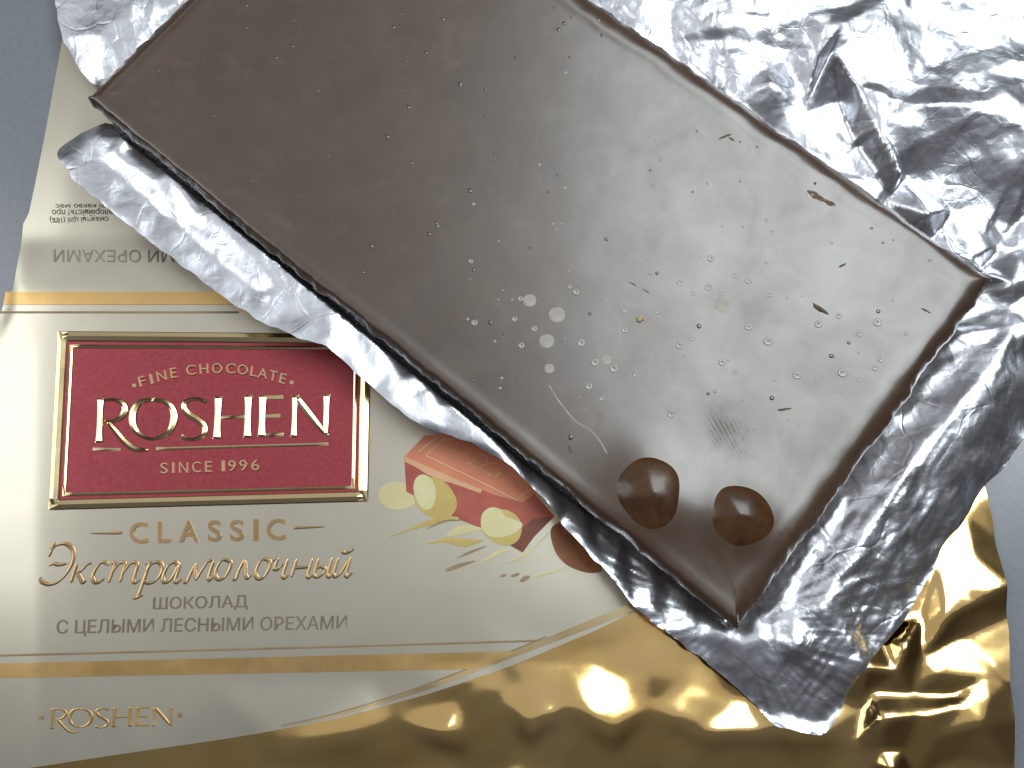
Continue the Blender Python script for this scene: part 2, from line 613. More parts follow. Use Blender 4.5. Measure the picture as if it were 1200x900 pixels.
def joined(name, parts, mat, parent, smooth=False):
    V = []; Fc = []; k = 0
    for v, f in parts:
        V.append(v); Fc += [tuple(i + k for i in q) for q in f]; k += len(v)
    return link_mesh(name, np.concatenate(V), Fc, mat, parent, smooth)


def glyphs(text, extrude=0.0, bevel=0.0, spacing=1.0, shear=0.0, offset=0.0):
    c = bpy.data.curves.new('lettering', 'FONT')
    c.body = text
    c.space_character = spacing
    c.shear = shear
    c.resolution_u = 5
    c.extrude = extrude
    c.bevel_depth = bevel
    c.offset = offset
    o = bpy.data.objects.new('lettering', c)
    scene.collection.objects.link(o)
    bpy.context.view_layer.update()
    me = o.evaluated_get(bpy.context.evaluated_depsgraph_get()).to_mesh()
    V = np.array([v.co[:] for v in me.vertices])
    Fc = [tuple(p.vertices) for p in me.polygons]
    bpy.data.objects.remove(o)
    bpy.data.curves.remove(c)
    return V, Fc


def text_print(name, text, q, dz, mat, parent, thick=0.05, spacing=1.0, shear=0.0, collect=None, ref=None, bold=0.0):
    """text fitted into the pixel quad q = (tl, tr, br, bl); lies on the wrapper"""
    V, Fc = glyphs(text, 0.02, 0.0, spacing, shear, bold)
    q = np.asarray(q, float)
    u = (V[:, 0] - V[:, 0].min()) / np.ptp(V[:, 0])
    lo, hi = (V[:, 1].min(), V[:, 1].max()) if ref is None else ref
    t = 1 - (V[:, 1] - lo) / (hi - lo)
    zz = (V[:, 2] - V[:, 2].min()) / np.ptp(V[:, 2])
    P = (q[0] * (1 - u)[:, None] + q[1] * u[:, None]) * (1 - t)[:, None] + (q[3] * (1 - u)[:, None] + q[2] * u[:, None]) * t[:, None]
    x, y, z = pw(P[:, 0], P[:, 1], dz)
    W = np.stack([x, y, z + zz * thick], 1)
    if collect is not None:
        collect.append((W, Fc)); return None
    return link_mesh(name, W, Fc, mat, parent, False)


def box(x0, y0, x1, y1, sl=0.0):
    """pixel box whose right side is sl px higher than the left"""
    return [(x0, y0), (x1, y0 - sl), (x1, y1 - sl), (x0, y1)]


# gold bands and fine lines of the front panel
quad_print("gold_band", [(7, 342), (260, 342), (275, 357), (4, 357)], 70, 4, 0.10, M_GOLDB, wrap)
ribbon([(0, 366), (120, 366), (280, 366)], 2.4, 0.06, 0.03, wrap, "fine_line", M_LINE, 20)
quad_print("gold_band", [(-60, 779), (609, 763), (556, 784), (-60, 796)], 150, 5, 0.10, M_GOLDB, wrap)
ribbon([(-50, 769.5), (200, 763), (420, 757), (637, 750.5)], 2.6, 0.06, 0.03, wrap, "fine_line", M_LINE, 20)
up_e = np.array([(330, 850.5), (400, 835), (500, 803), (600, 763.5), (700, 723), (760, 697)])
lo_e = np.array([(330, 851.5), (400, 837.5), (500, 808.5), (600, 771), (700, 733), (760, 708)])
U1 = spline(up_e, 8); L1 = spline(lo_e, 8)
poly_print("gold_stripe", np.concatenate([U1, L1[::-1]]), 0.07, M_GOLDE, wrap, 0.5)
ribbon([(330, 850), (400, 834), (500, 802), (600, 762.5), (640, 746)], [0.6, 1.4, 1.8, 1.8, 1.6], 0.06, 0.02, wrap, "fine_line", M_LINE, 10)

# ---- emblem
EC = np.array([(68, 388), (435, 391.5), (431.5, 587.5), (57, 598)], float)


def emb(u, v):
    return (EC[0] * (1 - u) + EC[1] * u) * (1 - v) + (EC[3] * (1 - u) + EC[2] * u) * v


def inset(d):
    du, dv = d / 370.0, d / 205.0
    return [emb(du, dv), emb(1 - du, dv), emb(1 - du, 1 - dv), emb(du, 1 - dv)]


emblem = quad_print("emblem", inset(3), 60, 34, 0.08, M_RED, wrap)
emblem["label"] = "dark red rectangle with embossed gold frame and lettering"


def frame(name, d, w, ridge, mat):
    c = inset(d)
    segs = []
    for i in range(4):
        a = np.array(c[i]); b = np.array(c[(i + 1) % 4])
        t = (b - a) / np.hypot(*(b - a))
        ribbon([a - t * w * 0.42, b + t * w * 0.42], w, 0.12 + (i % 2) * 0.012, ridge, None, name, mat, collect=segs)
    return joined(name, segs, mat, emblem)


frame("outer_frame", 6, 12, 0.42, M_GOLDE)
frame("inner_frame", 17.5, 4.5, 0.25, M_GOLDE)

# the six big letters, traced as strokes (px of the photograph)
LET = [
    [([(118.8, 467), (118, 480), (117, 505), (116.6, 519)], [10, 7.5, 7.5, 10]),
     ([(121, 469), (133, 468.5), (143, 472), (147, 480), (142, 489), (133, 493.5), (123, 494)], [3.5, 4, 6.5, 8.5, 6.5, 4, 3]),
     ([(127, 494), (136, 505), (147, 518), (158, 526), (174, 527.5)], [5, 7, 7.5, 7, 3])],
    [([(180, 468), (196, 472), (203.5, 482), (204, 493), (198, 506), (180, 514.5), (163, 508), (156, 496), (157, 482), (165, 471), (180, 468)],
      [4, 6.5, 9, 9.5, 7, 4, 6.5, 9, 9, 6.5, 4])],
    [([(242, 472), (236, 468.5), (227, 467.5), (218, 471), (216, 478), (222, 486), (232, 492), (239.5, 499), (240, 507), (233, 513.5), (223, 515), (213, 511.5)],
      [6, 4.5, 4.5, 6, 7.5, 8, 8, 8, 7, 5, 4.5, 7])],
    [([(256.5, 465), (256, 480), (255, 500), (254.6, 514.5)], [11, 8.5, 8.5, 11]),
     ([(291.5, 463.5), (291.2, 478), (290.6, 498), (290.5, 513)], [11, 8.5, 8.5, 11]),
     ([(259, 489.5), (288, 488.5)], [4, 4])],
    [([(308.5, 463.5), (308, 478), (307.4, 498), (307, 512)], [11, 8.5, 8.5, 11]),
     ([(309, 466), (332.5, 465.6)], [3.6, 5.2]), ([(309, 488), (329, 487.4)], [3.6, 5]), ([(309, 510.2), (333, 509.4)], [3.6, 5.2])],
    [([(346, 464), (345.6, 480), (345, 498), (344.6, 512.5)], [8, 6.5, 6.5, 9]),
     ([(347, 465), (365, 488), (383.5, 511)], [8, 8.5, 5]),
     ([(383, 462.5), (382.8, 478), (382.2, 495), (382, 510)], [9, 7, 7, 5])],
]
for k, strokes in enumerate(LET):
    seg = []
    for s, (pts, w) in enumerate(strokes):
        ribbon(pts, w, 0.14 + 0.012 * s, 0.34, None, "letter", M_GOLDE, 6, collect=seg)
    joined("letter", seg, M_GOLDE, emblem)
ribbon([(109, 526.5), (142, 526.8)], [4, 3.4], 0.12, 0.15, emblem, "underline", M_GOLDE)
ribbon([(183, 526), (284, 523.2), (385, 520.4)], [4, 3.6, 4], 0.12, 0.15, emblem, "underline", M_GOLDE)

arc = [("F", 167.5, 447.3, 8), ("I", 178, 444.5, 3), ("N", 190, 440.8, 11), ("E", 204, 437.4, 7.5), ("C", 224.5, 434, 11), ("H", 239.5, 432.5, 10),
       ("O", 255, 432, 12), ("C", 271, 432.2, 11), ("O", 285, 433.5, 12), ("L", 298, 435.6, 7.5), ("A", 308.5, 438, 11), ("T", 320.5, 440.6, 9), ("E", 332, 444, 7.5)]
seg = []
for ch, cx, cy, w in arc:
    a = math.radians((cx - 258) * 0.17)
    ca, sa = math.cos(a), math.sin(a)
    q = [(cx + ca * sx * w / 2 - sa * sy * 5.8, cy + sa * sx * w / 2 + ca * sy * 5.8) for sx, sy in ((-1, -1), (1, -1), (1, 1), (-1, 1))]
    text_print("x", ch, q, 0.13, M_GOLDE, None, 0.28, collect=seg)
for cx, cy in ((157.5, 452), (342, 448.5)):
    ribbon([(cx - 2.2, cy), (cx + 2.2, cy)], 4.4, 0.13, 0.25, None, "x", M_GOLDE, collect=seg)
joined("arched_lettering", seg, M_GOLDE, emblem)
seg = []
for ch, x0, x1 in (("S", 189, 197.5), ("I", 202.5, 205), ("N", 210.5, 221), ("C", 226, 236), ("E", 241, 248.5), ("1", 260.5, 264), ("9", 268, 277), ("9", 281, 290), ("6", 295, 304.5)):
    yb = 555 - (x0 - 189) * 0.034
    text_print("x", ch, box(x0, yb - 12.5, x1, yb), 0.13, M_GOLDE, None, 0.28, collect=seg)
joined("date_lettering", seg, M_GOLDE, emblem)

# ---- product lettering on the cream panel
seg = []
for ch, x0, x1 in (("C", 152.5, 174), ("L", 185.5, 201), ("A", 210, 233.5), ("S", 244, 259.5), ("S", 270, 286), ("I", 297.5, 303.5), ("C", 313, 335)):
    yb = 637 - (x0 - 152) * 0.025
    text_print("x", ch, box(x0, yb - 25, x1, yb), 0.08, M_GOLDT, None, 0.14, collect=seg, bold=0.018)
ribbon([(106, 625.3), (125, 625), (143, 624.5)], [0.8, 2.6, 3.4], 0.08, 0.06, None, "x", M_GOLDT, collect=seg)
ribbon([(344, 618.5), (362, 618), (381, 617.4)], [3.4, 2.6, 0.8], 0.08, 0.06, None, "x", M_GOLDT, collect=seg)
joined("range_lettering", seg, M_GOLDT, wrap)


def pen(strokes, to_px, w0, w1, nib=40):
    seg = []
    na = math.radians(nib)
    for k, s in enumerate(strokes):
        P = spline(np.array([to_px(*p) for p in s]), 7)
        T = np.gradient(P, axis=0)
        ang = np.arctan2(-T[:, 1], T[:, 0])
        W = w0 + (w1 - w0) * np.abs(np.sin(ang - na)) ** 1.3
        m = len(P)
        tap = np.minimum(1, 0.45 + np.minimum(np.arange(m), np.arange(m)[::-1]) / 5.0)
        ribbon(P, W * tap, 0.08 + 0.006 * (k % 7), 0.09, None, "x", None, curve=False, smooth=False, collect=seg)
    return seg


def z3(X, Y): return (40 + X / 5.295, 590 + Y / 5.295)
def z4(X, Y): return (240 + X / 5.295, 590 + Y / 5.295)


s3 = [
    [(92, 330), (112, 285), (150, 256), (200, 252), (240, 285), (243, 345), (215, 415), (160, 480), (100, 502), (55, 490), (35, 458)],
    [(128, 242), (118, 262), (100, 285)],
    [(95, 388), (120, 374), (155, 380), (205, 372)],
    [(266, 372), (252, 415), (240, 455), (228, 492)],
    [(358, 368), (330, 380), (290, 420), (258, 432)], [(270, 428), (288, 462), (305, 490), (325, 478)],
    [(455, 385), (448, 368), (415, 370), (380, 412), (364, 455), (378, 488), (405, 488), (438, 466)],
    [(478, 382), (500, 368), (490, 410), (476, 450), (462, 492)], [(482, 432), (520, 382), (555, 366), (562, 390), (545, 445), (532, 490)],
    [(552, 432), (590, 382), (628, 366), (640, 388), (625, 440), (618, 480), (634, 490), (658, 468)],
    [(690, 382), (716, 366), (700, 420), (672, 500), (650, 560), (636, 588)], [(612, 590), (640, 584), (678, 566)],
    [(690, 430), (725, 380), (770, 364), (795, 390), (785, 440), (750, 482), (712, 494), (680, 478)],
    [(895, 385), (875, 364), (835, 385), (804, 440), (806, 484), (835, 484), (868, 440), (896, 380)], [(908, 366), (890, 425), (876, 475), (890, 490), (920, 466)],
    [(930, 478), (946, 488), (968, 440), (1006, 366)], [(1004, 368), (1000, 420), (1004, 478)], [(1004, 478), (1040, 415), (1080, 362), (1114, 352)],
    [(1114, 354), (1096, 410), (1082, 458), (1092, 474), (1112, 458)],
]
s4 = [
    [(148, 354), (110, 352), (76, 395), (66, 445), (86, 472), (120, 462), (152, 412), (160, 368), (138, 350)],
    [(176, 462), (192, 470), (210, 420), (246, 346)], [(250, 346), (254, 400), (256, 446), (268, 464), (290, 440)],
    [(396, 350), (358, 348), (326, 392), (316, 440), (334, 468), (366, 458), (396, 408), (404, 364), (386, 347)],
    [(420, 362), (448, 344), (440, 380), (432, 404), (456, 408), (490, 372)], [(516, 342), (498, 400), (484, 446), (498, 462), (522, 440)],
    [(570, 342), (554, 400), (536, 458)], [(548, 402), (600, 398), (650, 392)], [(668, 338), (650, 400), (636, 446), (650, 460), (672, 440)],
    [(706, 338), (690, 395), (678, 440), (700, 456), (732, 440), (748, 408), (722, 394), (694, 408)], [(790, 334), (774, 392), (762, 440), (776, 456), (796, 436)],
    [(828, 334), (812, 392), (800, 436), (818, 454), (850, 424), (896, 340)], [(906, 330), (888, 392), (876, 438), (890, 454), (918, 428)],
    [(848, 292), (872, 306), (905, 298), (926, 276)],
]
joined("script_lettering", pen(s3, z3, 1.7, 6.0) + pen(s4, z4, 1.7, 5.8), M_GOLDT, wrap)
text_print("variety_lettering", "ШОКОЛАД", [(180, 700), (290, 697), (290, 714.5), (179, 717)], 0.07, M_INK, wrap, 0.03, bold=0.006)
text_print("variety_lettering", "С ЦЕЛЫМИ ЛЕСНЫМИ ОРЕХАМИ", [(67, 726.5), (407, 721), (406, 740.5), (66, 746)], 0.07, M_INK, wrap, 0.03, bold=0.006)
# the same lines upside down on the upper flap
FZ = -0.35 + 0.07
text_print("flap_lettering", "ЛЕСНЫМИ ОРЕХАМИ", [(282, 307), (62, 306), (62, 291.5), (282, 293)], FZ, M_INKL, wrap, 0.03)
seg = []
text_print("x", "смажені цілі (18%)", [(126, 259.5), (58, 261), (57, 252.5), (126, 251)], FZ, M_INK, None, 0.02, collect=seg)
text_print("x", "калорійність! про", [(136, 252), (60, 252.5), (60, 243), (136, 242.5)], FZ, M_INK, None, 0.02, collect=seg)
text_print("x", "терті какао мас", [(138, 243.5), (64, 244), (64, 237), (138, 236.5)], FZ, M_INKL, None, 0.02, collect=seg)
joined("small_print", seg, M_INK, wrap)
# small brand line near the lower edge
seg = []
for strokes in LET:
    for s, (pts, w) in enumerate(strokes):
        P = [(60 + (x - 114) / 272 * 142, 829 + (y - 465) / 62 * 29) for x, y in pts]
        ribbon(P, np.asarray(w) * 0.45, 0.07 + 0.006 * s, 0.05, None, "x", M_GOLDB, 5, collect=seg)
for cx, cy in ((48.5, 840.5), (211, 838)):
    ribbon([(cx - 2.4, cy), (cx + 2.4, cy)], 5, 0.07, 0.05, None, "x", M_GOLDB, collect=seg)
joined("brand_lettering", seg, M_GOLDB, wrap)

# ---- printed picture of a chocolate piece with nuts
P_TOP = printed("print_caramel", (0.62, 0.20, 0.11), (0.72, 0.26, 0.14))
P_TOP2 = printed("print_pale_caramel", (0.66, 0.37, 0.20), (0.74, 0.43, 0.26))
P_SIDE = printed("print_milk_brown", (0.36, 0.075, 0.055), (0.50, 0.125, 0.08))
P_DARK = printed("print_dark_brown", (0.16, 0.045, 0.03), (0.22, 0.07, 0.04))
P_NUT = printed("print_nut", (0.60, 0.54, 0.24), (0.74, 0.68, 0.40), 140)
P_NUT2 = printed("print_nut_shade", (0.50, 0.36, 0.10), (0.62, 0.48, 0.17), 140)
P_NUT3 = printed("print_nut_ghost", (0.62, 0.53, 0.26), (0.70, 0.62, 0.36), 140)
P_NUTB = printed("print_hazelnut_skin", (0.20, 0.06, 0.02), (0.42, 0.16, 0.05), 120)


def z6(X, Y): return (440 + X / 4.0, 490 + Y / 4.0)
def z6l(L): return [z6(*p) for p in L]


pic = poly_print("picture", z6l([(135, 180), (230, 82), (480, 60), (640, 240), (840, 460), (745, 555), (690, 630), (620, 590), (480, 510), (380, 470), (145, 345)]), 0.07, P_SIDE, wrap, 0.5)
pic["label"] = "printed picture of a milk chocolate piece with nuts"
poly_print("picture_top", z6l([(135, 180), (230, 82), (480, 60), (640, 240), (760, 345), (690, 395), (560, 360), (380, 290), (230, 225)]), 0.085, P_TOP, pic, 0.5)
poly_print("picture_edge", z6l([(135, 180), (235, 222), (380, 288), (500, 335), (492, 352), (360, 305), (300, 290), (240, 262), (190, 230), (140, 205)]), 0.10, P_TOP2, pic, 0.4)
poly_print("picture_shade", z6l([(640, 560), (740, 470), (830, 462), (745, 555), (690, 630), (620, 590)]), 0.10, P_DARK, pic, 0.5)
seg = []
ribbon(z6l([(235, 175), (320, 100), (480, 92)]), 1.8, 0.11, 0.05, None, "x", P_TOP2, curve=False, collect=seg)
ribbon(z6l([(235, 175), (420, 265), (660, 385), (720, 335)]), 1.8, 0.11, 0.05, None, "x", P_TOP2, curve=False, collect=seg)
ribbon(z6l([(200, 160), (290, 88)]), 2.0, 0.11, 0.03, None, "x", P_TOP2, curve=False, collect=seg)
ribbon(z6l([(425, 208), (545, 268)]), 1.5, 0.11, 0.05, None, "x", P_TOP2, collect=seg)
ribbon(z6l([(440, 215), (490, 172), (520, 180), (525, 200), (488, 238)]), 1.5, 0.115, 0.05, None, "x", P_TOP2, collect=seg)
ribbon(z6l([(515, 215), (570, 210)]), 1.5, 0.11, 0.05, None, "x", P_TOP2, collect=seg)
ribbon(z6l([(560, 275), (590, 255)]), 1.5, 0.11, 0.05, None, "x", P_TOP2, collect=seg)
joined("picture_outline", seg, P_TOP2, pic)


def blob(cx, cy, rx, ry, rot=0, n=28, amp=0.05, seed=1):
    g = np.random.default_rng(seed)
    ph = g.uniform(0, 6.28, 3)
    a = np.linspace(0, 2 * math.pi, n, endpoint=False)
    r = 1 + amp * (np.sin(2 * a + ph[0]) + 0.6 * np.sin(3 * a + ph[1]))
    ca, sa = math.cos(rot), math.sin(rot)
    return [(cx + ca * rx * r_ * math.cos(t) - sa * ry * r_ * math.sin(t), cy + sa * rx * r_ * math.cos(t) + ca * ry * r_ * math.sin(t)) for t, r_ in zip(a, r)]


poly_print("picture_nut", z6l(blob(105, 365, 88, 68, 0.1, seed=2)), 0.065, P_NUT3, pic, 0.4)
poly_print("picture_nut", z6l(blob(280, 375, 105, 90, 0.5, seed=3)), 0.115, P_NUT2, pic, 0.4)
poly_print("picture_nut", z6l(blob(232, 345, 52, 82, -0.1, seed=4)), 0.135, P_NUT, pic, 0.4)
poly_print("picture_nut", z6l(blob(592, 510, 104, 78, 0.35, seed=5)), 0.115, P_NUT2, pic, 0.4)
poly_print("picture_nut", spline(z6l([(500, 450), (535, 420), (580, 425), (610, 460), (650, 475), (690, 500), (640, 545), (570, 560), (515, 540), (495, 500)]), 4, True), 0.135, P_NUT, pic, 0.4)
poly_print("picture_hazelnut", spline(z6l([(820, 540), (840, 500), (900, 490), (1000, 600), (1060, 700), (1040, 724), (980, 722), (900, 690), (845, 630)]), 5, True), 0.07, P_NUTB, pic, 0.5)
for k, (pts, w, mt) in enumerate([
        ([(65, 558), (200, 508), (300, 478), (390, 470)], [0.5, 4, 9, 3], P_NUT2),
        ([(240, 520), (330, 480), (400, 480)], [0.5, 3, 0.6], M_LINE),
        ([(245, 588), (330, 572), (420, 585), (510, 570)], [1, 6, 9, 1], P_NUT2),
        ([(330, 555), (400, 525), (500, 520)], [2, 11, 3], P_NUT3),
        ([(330, 715), (390, 692), (470, 668)], [3.5, 5, 0.8], M_LINE),
        ([(385, 655), (440, 630), (520, 600)], [1, 3, 1], M_LINE),
        ([(490, 680), (560, 640), (630, 612)], [1, 5, 2], P_NUT3),
        ([(600, 685), (700, 640), (810, 540)], [0.6, 3.5, 1.5], P_NUT3),
        ([(745, 742), (820, 722), (900, 698)], [2.5, 2.5, 0.6], P_NUT3),
        ([(585, 742), (600, 738), (615, 733)], [2, 3.5, 2], M_LINE), ([(635, 742), (655, 736), (675, 728)], [2, 4, 2], M_LINE),
        ([(680, 765), (700, 752), (722, 742)], [3, 5.5, 3], M_LINE)]):
    ribbon(z6l(pts), w, 0.075 + 0.004 * k, 0.02, pic, "brush_stroke", mt, 6)

# ------------------------------------------------------------------ chocolate bar
BT = 11.6          # height of the bar's upper face
BB = 3.6           # height of its lower face
bq = np.array([unproj(px, py, BT) for px, py in ((97, 113), (866, 737), (1169, 324), (410, -203))])   # A bottom-left end, B bottom corner, C right corner, D top


def bar_xy(u, v):
    u = np.asarray(u, float)[..., None]; v = np.asarray(v, float)[..., None]
    return (bq[0] * (1 - u) + bq[1] * u) * (1 - v) + (bq[3] * (1 - u) + bq[2] * u) * v


LU = np.hypot(*(bq[1] - bq[0])); LV = np.hypot(*(bq[2] - bq[1]))


def px_bar(px, py):
    return np.array(unproj(px, py, BT))


nut_xy = [px_bar(763, 579), px_bar(863, 604)]
nut_ax = [(7.0, 7.7, 2.0, 0.25), (7.2, 6.3, 1.9, -0.3)]
dents = [(*px_bar(px, py), r_, d_) for px, py, r_, d_ in ((820, 340, 9, 0.05), (700, 300, 8, -0.04), (1010, 400, 9, 0.05), (1060, 330, 8, -0.04), (640, 440, 10, 0.05), (900, 430, 7, -0.04))]


def nut_rise(rr):
    return 1.0 / (1.0 + (rr / 1.04) ** 3.2)


def bar_top(x, y, d, du0):
    """height of the upper face: bevelled rim, ripples, risen nuts"""
    w = 3.3 + 0.6 * vnoise(x, y, 14, 21) + 0.35 * vnoise(x, y, 4, 22)
    w = w * du0
    t = np.clip(1 - d / w, 0, 1)
    z = -1.7 * t ** 1.8
    z += 0.10 * np.exp(-((d - w - 0.9) / 1.2) ** 2)
    z += 0.06 * vnoise(x, y, 31, 23) + 0.012 * vnoise(x, y, 7, 24) + 0.003 * vnoise(x, y, 2.2, 25)
    for cx, cy, r_, dd in dents:
        z += dd * np.exp(-((x - cx) ** 2 + (y - cy) ** 2) / r_ ** 2)
    for (c, (ax, ay, hh, rot)) in zip(nut_xy, nut_ax):
        ca, sa = math.cos(rot), math.sin(rot)
        lx = (x - c[0]) * ca + (y - c[1]) * sa; ly = -(x - c[0]) * sa + (y - c[1]) * ca
        rr = np.sqrt((lx / ax) ** 2 + (ly / ay) ** 2)
        z += hh * nut_rise(rr)
    return z


NU, NV = 470, 250
ug = np.linspace(0, 1, NU + 1); vg = np.linspace(0, 1, NV + 1)
ug = ug + 0.0 * ug
UU, VV = np.meshgrid(ug, vg, indexing='ij')
XY = bar_xy(UU, VV)
# ragged outline: shift towards or away from the edge
du = np.minimum(UU, 1 - UU) * LU; dv = np.minimum(VV, 1 - VV) * LV
nx_u = (bq[1] - bq[0]) / LU; nx_v = (bq[2] - bq[1]) / LV
ragu = 0.28 * vnoise(XY[..., 0], XY[..., 1], 9, 31) + 0.20 * vnoise(XY[..., 0], XY[..., 1], 2.6, 32) + 0.14 * vnoise(XY[..., 0], XY[..., 1], 1.0, 33)
fall_u = np.exp(-du / 1.5); fall_v = np.exp(-dv / 1.5)
XY = XY + nx_u * (ragu * fall_u * np.sign(UU - 0.5) * 1.2)[..., None] + nx_v * (ragu * fall_v * np.sign(VV - 0.5))[..., None]
# corners slightly rounded
cd = np.hypot(np.maximum(0, 2.2 - du), np.maximum(0, 2.2 - dv))
pull = np.clip(cd - 2.6, 0, None) * 0.5
XY = XY - nx_u * (np.sign(UU - 0.5) * pull * 0.7)[..., None] - nx_v * (np.sign(VV - 0.5) * pull * 0.7)[..., None]
edge_d = np.minimum(du, dv)
# the long lower edge (v = 0) is a sharp lip, the others are rolled
fac = np.where(VV * LV < np.minimum(np.minimum((1 - VV) * LV, UU * LU), (1 - UU) * LU), 0.32, 1.0)
fac = np.where((UU * LU < 3) & (VV * LV > UU * LU), 0.8, fac)
ZZ = BT + bar_top(XY[..., 0], XY[..., 1], edge_d, fac)
verts = np.concatenate([XY.reshape(-1, 2), ZZ.reshape(-1, 1)], 1)
n = NV + 1
faces = [(i * n + j, (i + 1) * n + j, (i + 1) * n + j + 1, i * n + j + 1) for i in range(NU) for j in range(NV)]
loop = [i * n for i in range(NU)] + [NU * n + j for j in range(NV)] + [i * n + NV for i in range(NU, 0, -1)] + [j for j in range(NV, 0, -1)]
base = len(verts)
lv = verts[loop]
cen = bq.mean(0)
rows = []
prev = loop
allv = [verts]
for k, (dz, ins) in enumerate(((0.5, -0.10), (1.4, 0.0), (3.2, 0.35), (5.0, 0.7), (6.6, 1.1))):
    # inset along the bar's own axes
    rel = lv[:, :2] - cen
    a = rel @ nx_u; b = rel @ nx_v
    a = a * (1 - 2 * ins / LU); b = b * (1 - 2 * ins / LV)
    jit = 0.12 * vnoise(lv[:, 0] + 7 * k, lv[:, 1], 1.6, 40 + k)
    # axes are nearly but not exactly square: solve exactly
    Mx = np.array([nx_u, nx_v]).T
    co = np.linalg.solve(Mx, rel.T)
    co[0] *= (1 - 2 * ins / LU); co[1] *= (1 - 2 * ins / LV)
    xy = (Mx @ co).T + cen + jit[:, None] * rel / np.hypot(rel[:, 0], rel[:, 1])[:, None]
    zz = lv[:, 2] * (1 - min(1, dz / 3)) + (BT - 1.2) * min(1, dz / 3) - dz + 0.0
    row = np.concatenate([xy, zz[:, None]], 1)
    ids = [base + i for i in range(len(loop))]
    allv.append(row)
    L = len(loop)
    for i in range(L):
        faces.append((prev[i], ids[i], ids[(i + 1) % L], prev[(i + 1) % L]))
    prev = ids
    base += L
faces.append(tuple(reversed(prev)) if False else tuple(prev[::-1]))
verts = np.concatenate(allv)

bar = empty("chocolate_bar", (float(cen[0]), float(cen[1]), BB), "large dark milk chocolate slab lying smooth side up on silver foil", "chocolate")

M = Mat("chocolate").set(Specular_IOR_Level=0.85, Coat_Weight=0.55, Coat_Roughness=0.22, Coat_IOR=1.5)
big = M.noise(55, 5, 0.6, 0.4)
fine = M.noise(700, 4, 0.6)
colr = M.ramp(big, [(0.25, (0.050, 0.025, 0.012)), (0.5, (0.066, 0.034, 0.017)), (0.8, (0.088, 0.048, 0.025))])
bloom = M.ramp(M.noise(120, 6, 0.65, 0.8), [(0.55, 0.0), (0.8, 0.22)])
M.link(M.mix(bloom, colr, (0.24, 0.19, 0.14)), "Base Color")
rough = M.ramp(M.noise(75, 6, 0.6, 0.6), [(0.25, 0.31), (0.5, 0.36), (0.8, 0.46)])
# a fingerprint: fine curved ridges in one small spot
fp = px_bar(852, 505)


def local_map(loc, rot=0.0, scl=(1, 1, 1)):
    n = M.nt.nodes.new("ShaderNodeMapping")
    n.vector_type = 'TEXTURE'
    n.inputs["Location"].default_value = (loc[0] * MM, loc[1] * MM, BT * MM)
    n.inputs["Rotation"].default_value = (0, 0, rot)
    n.inputs["Scale"].default_value = scl
    M.nt.links.new(M.tc.outputs["Object"], n.inputs[0])
    return n.outputs[0]


def spot(vec, r0, r1):
    n = M.nt.nodes.new("ShaderNodeVectorMath")
    n.operation = 'LENGTH'
    M.nt.links.new(vec, n.inputs[0])
    m = M.nt.nodes.new("ShaderNodeMapRange")
    M.nt.links.new(n.outputs["Value"], m.inputs[0])
    m.inputs[1].default_value = r1 * MM; m.inputs[2].default_value = r0 * MM
    m.inputs[3].default_value = 0; m.inputs[4].default_value = 1
    m.interpolation_type = 'SMOOTHSTEP'
    return m.outputs[0]


v1 = local_map(fp, 0.5, (0.8, 1.3, 1))
wv = M.nt.nodes.new("ShaderNodeTexWave")
wv.inputs["Scale"].default_value = 330
wv.inputs["Distortion"].default_value = 5.0
wv.inputs["Detail"].default_value = 1
wv.inputs["Detail Scale"].default_value = 120 / 330
M.nt.links.new(v1, wv.inputs["Vector"])
s1 = spot(v1, 1.5, 6.5)
fpn = M.math('MULTIPLY', M.math('MULTIPLY', wv.outputs["Fac"], s1), M.ramp(M.noise(380, 3), [(0.35, 0.0), (0.6, 1.0)]))
rough = M.math('ADD', rough, M.math('MULTIPLY', fpn, 0.12))
rough = M.math('ADD', rough, M.math('MULTIPLY', s1, 0.07))
M.link(rough, "Roughness")
cw = M.ramp(M.noise(95, 6, 0.65, 1.2), [(0.3, 0.50), (0.7, 0.88)])
cw = M.math('SUBTRACT', cw, M.math('MULTIPLY', fpn, 0.30))
cw = M.math('SUBTRACT', cw, M.math('MULTIPLY', s1, 0.10))
M.link(M.math('MAXIMUM', cw, 0.0), "Coat Weight")
M.bump(fpn, 0.15, 0.10)
M.bump(fine, 0.10, 0.10)
M.bump(M.noise(160, 4, 0.6), 0.10, 0.35)
M_CHOC = M.m
link_mesh("slab", verts, faces, M_CHOC, bar)

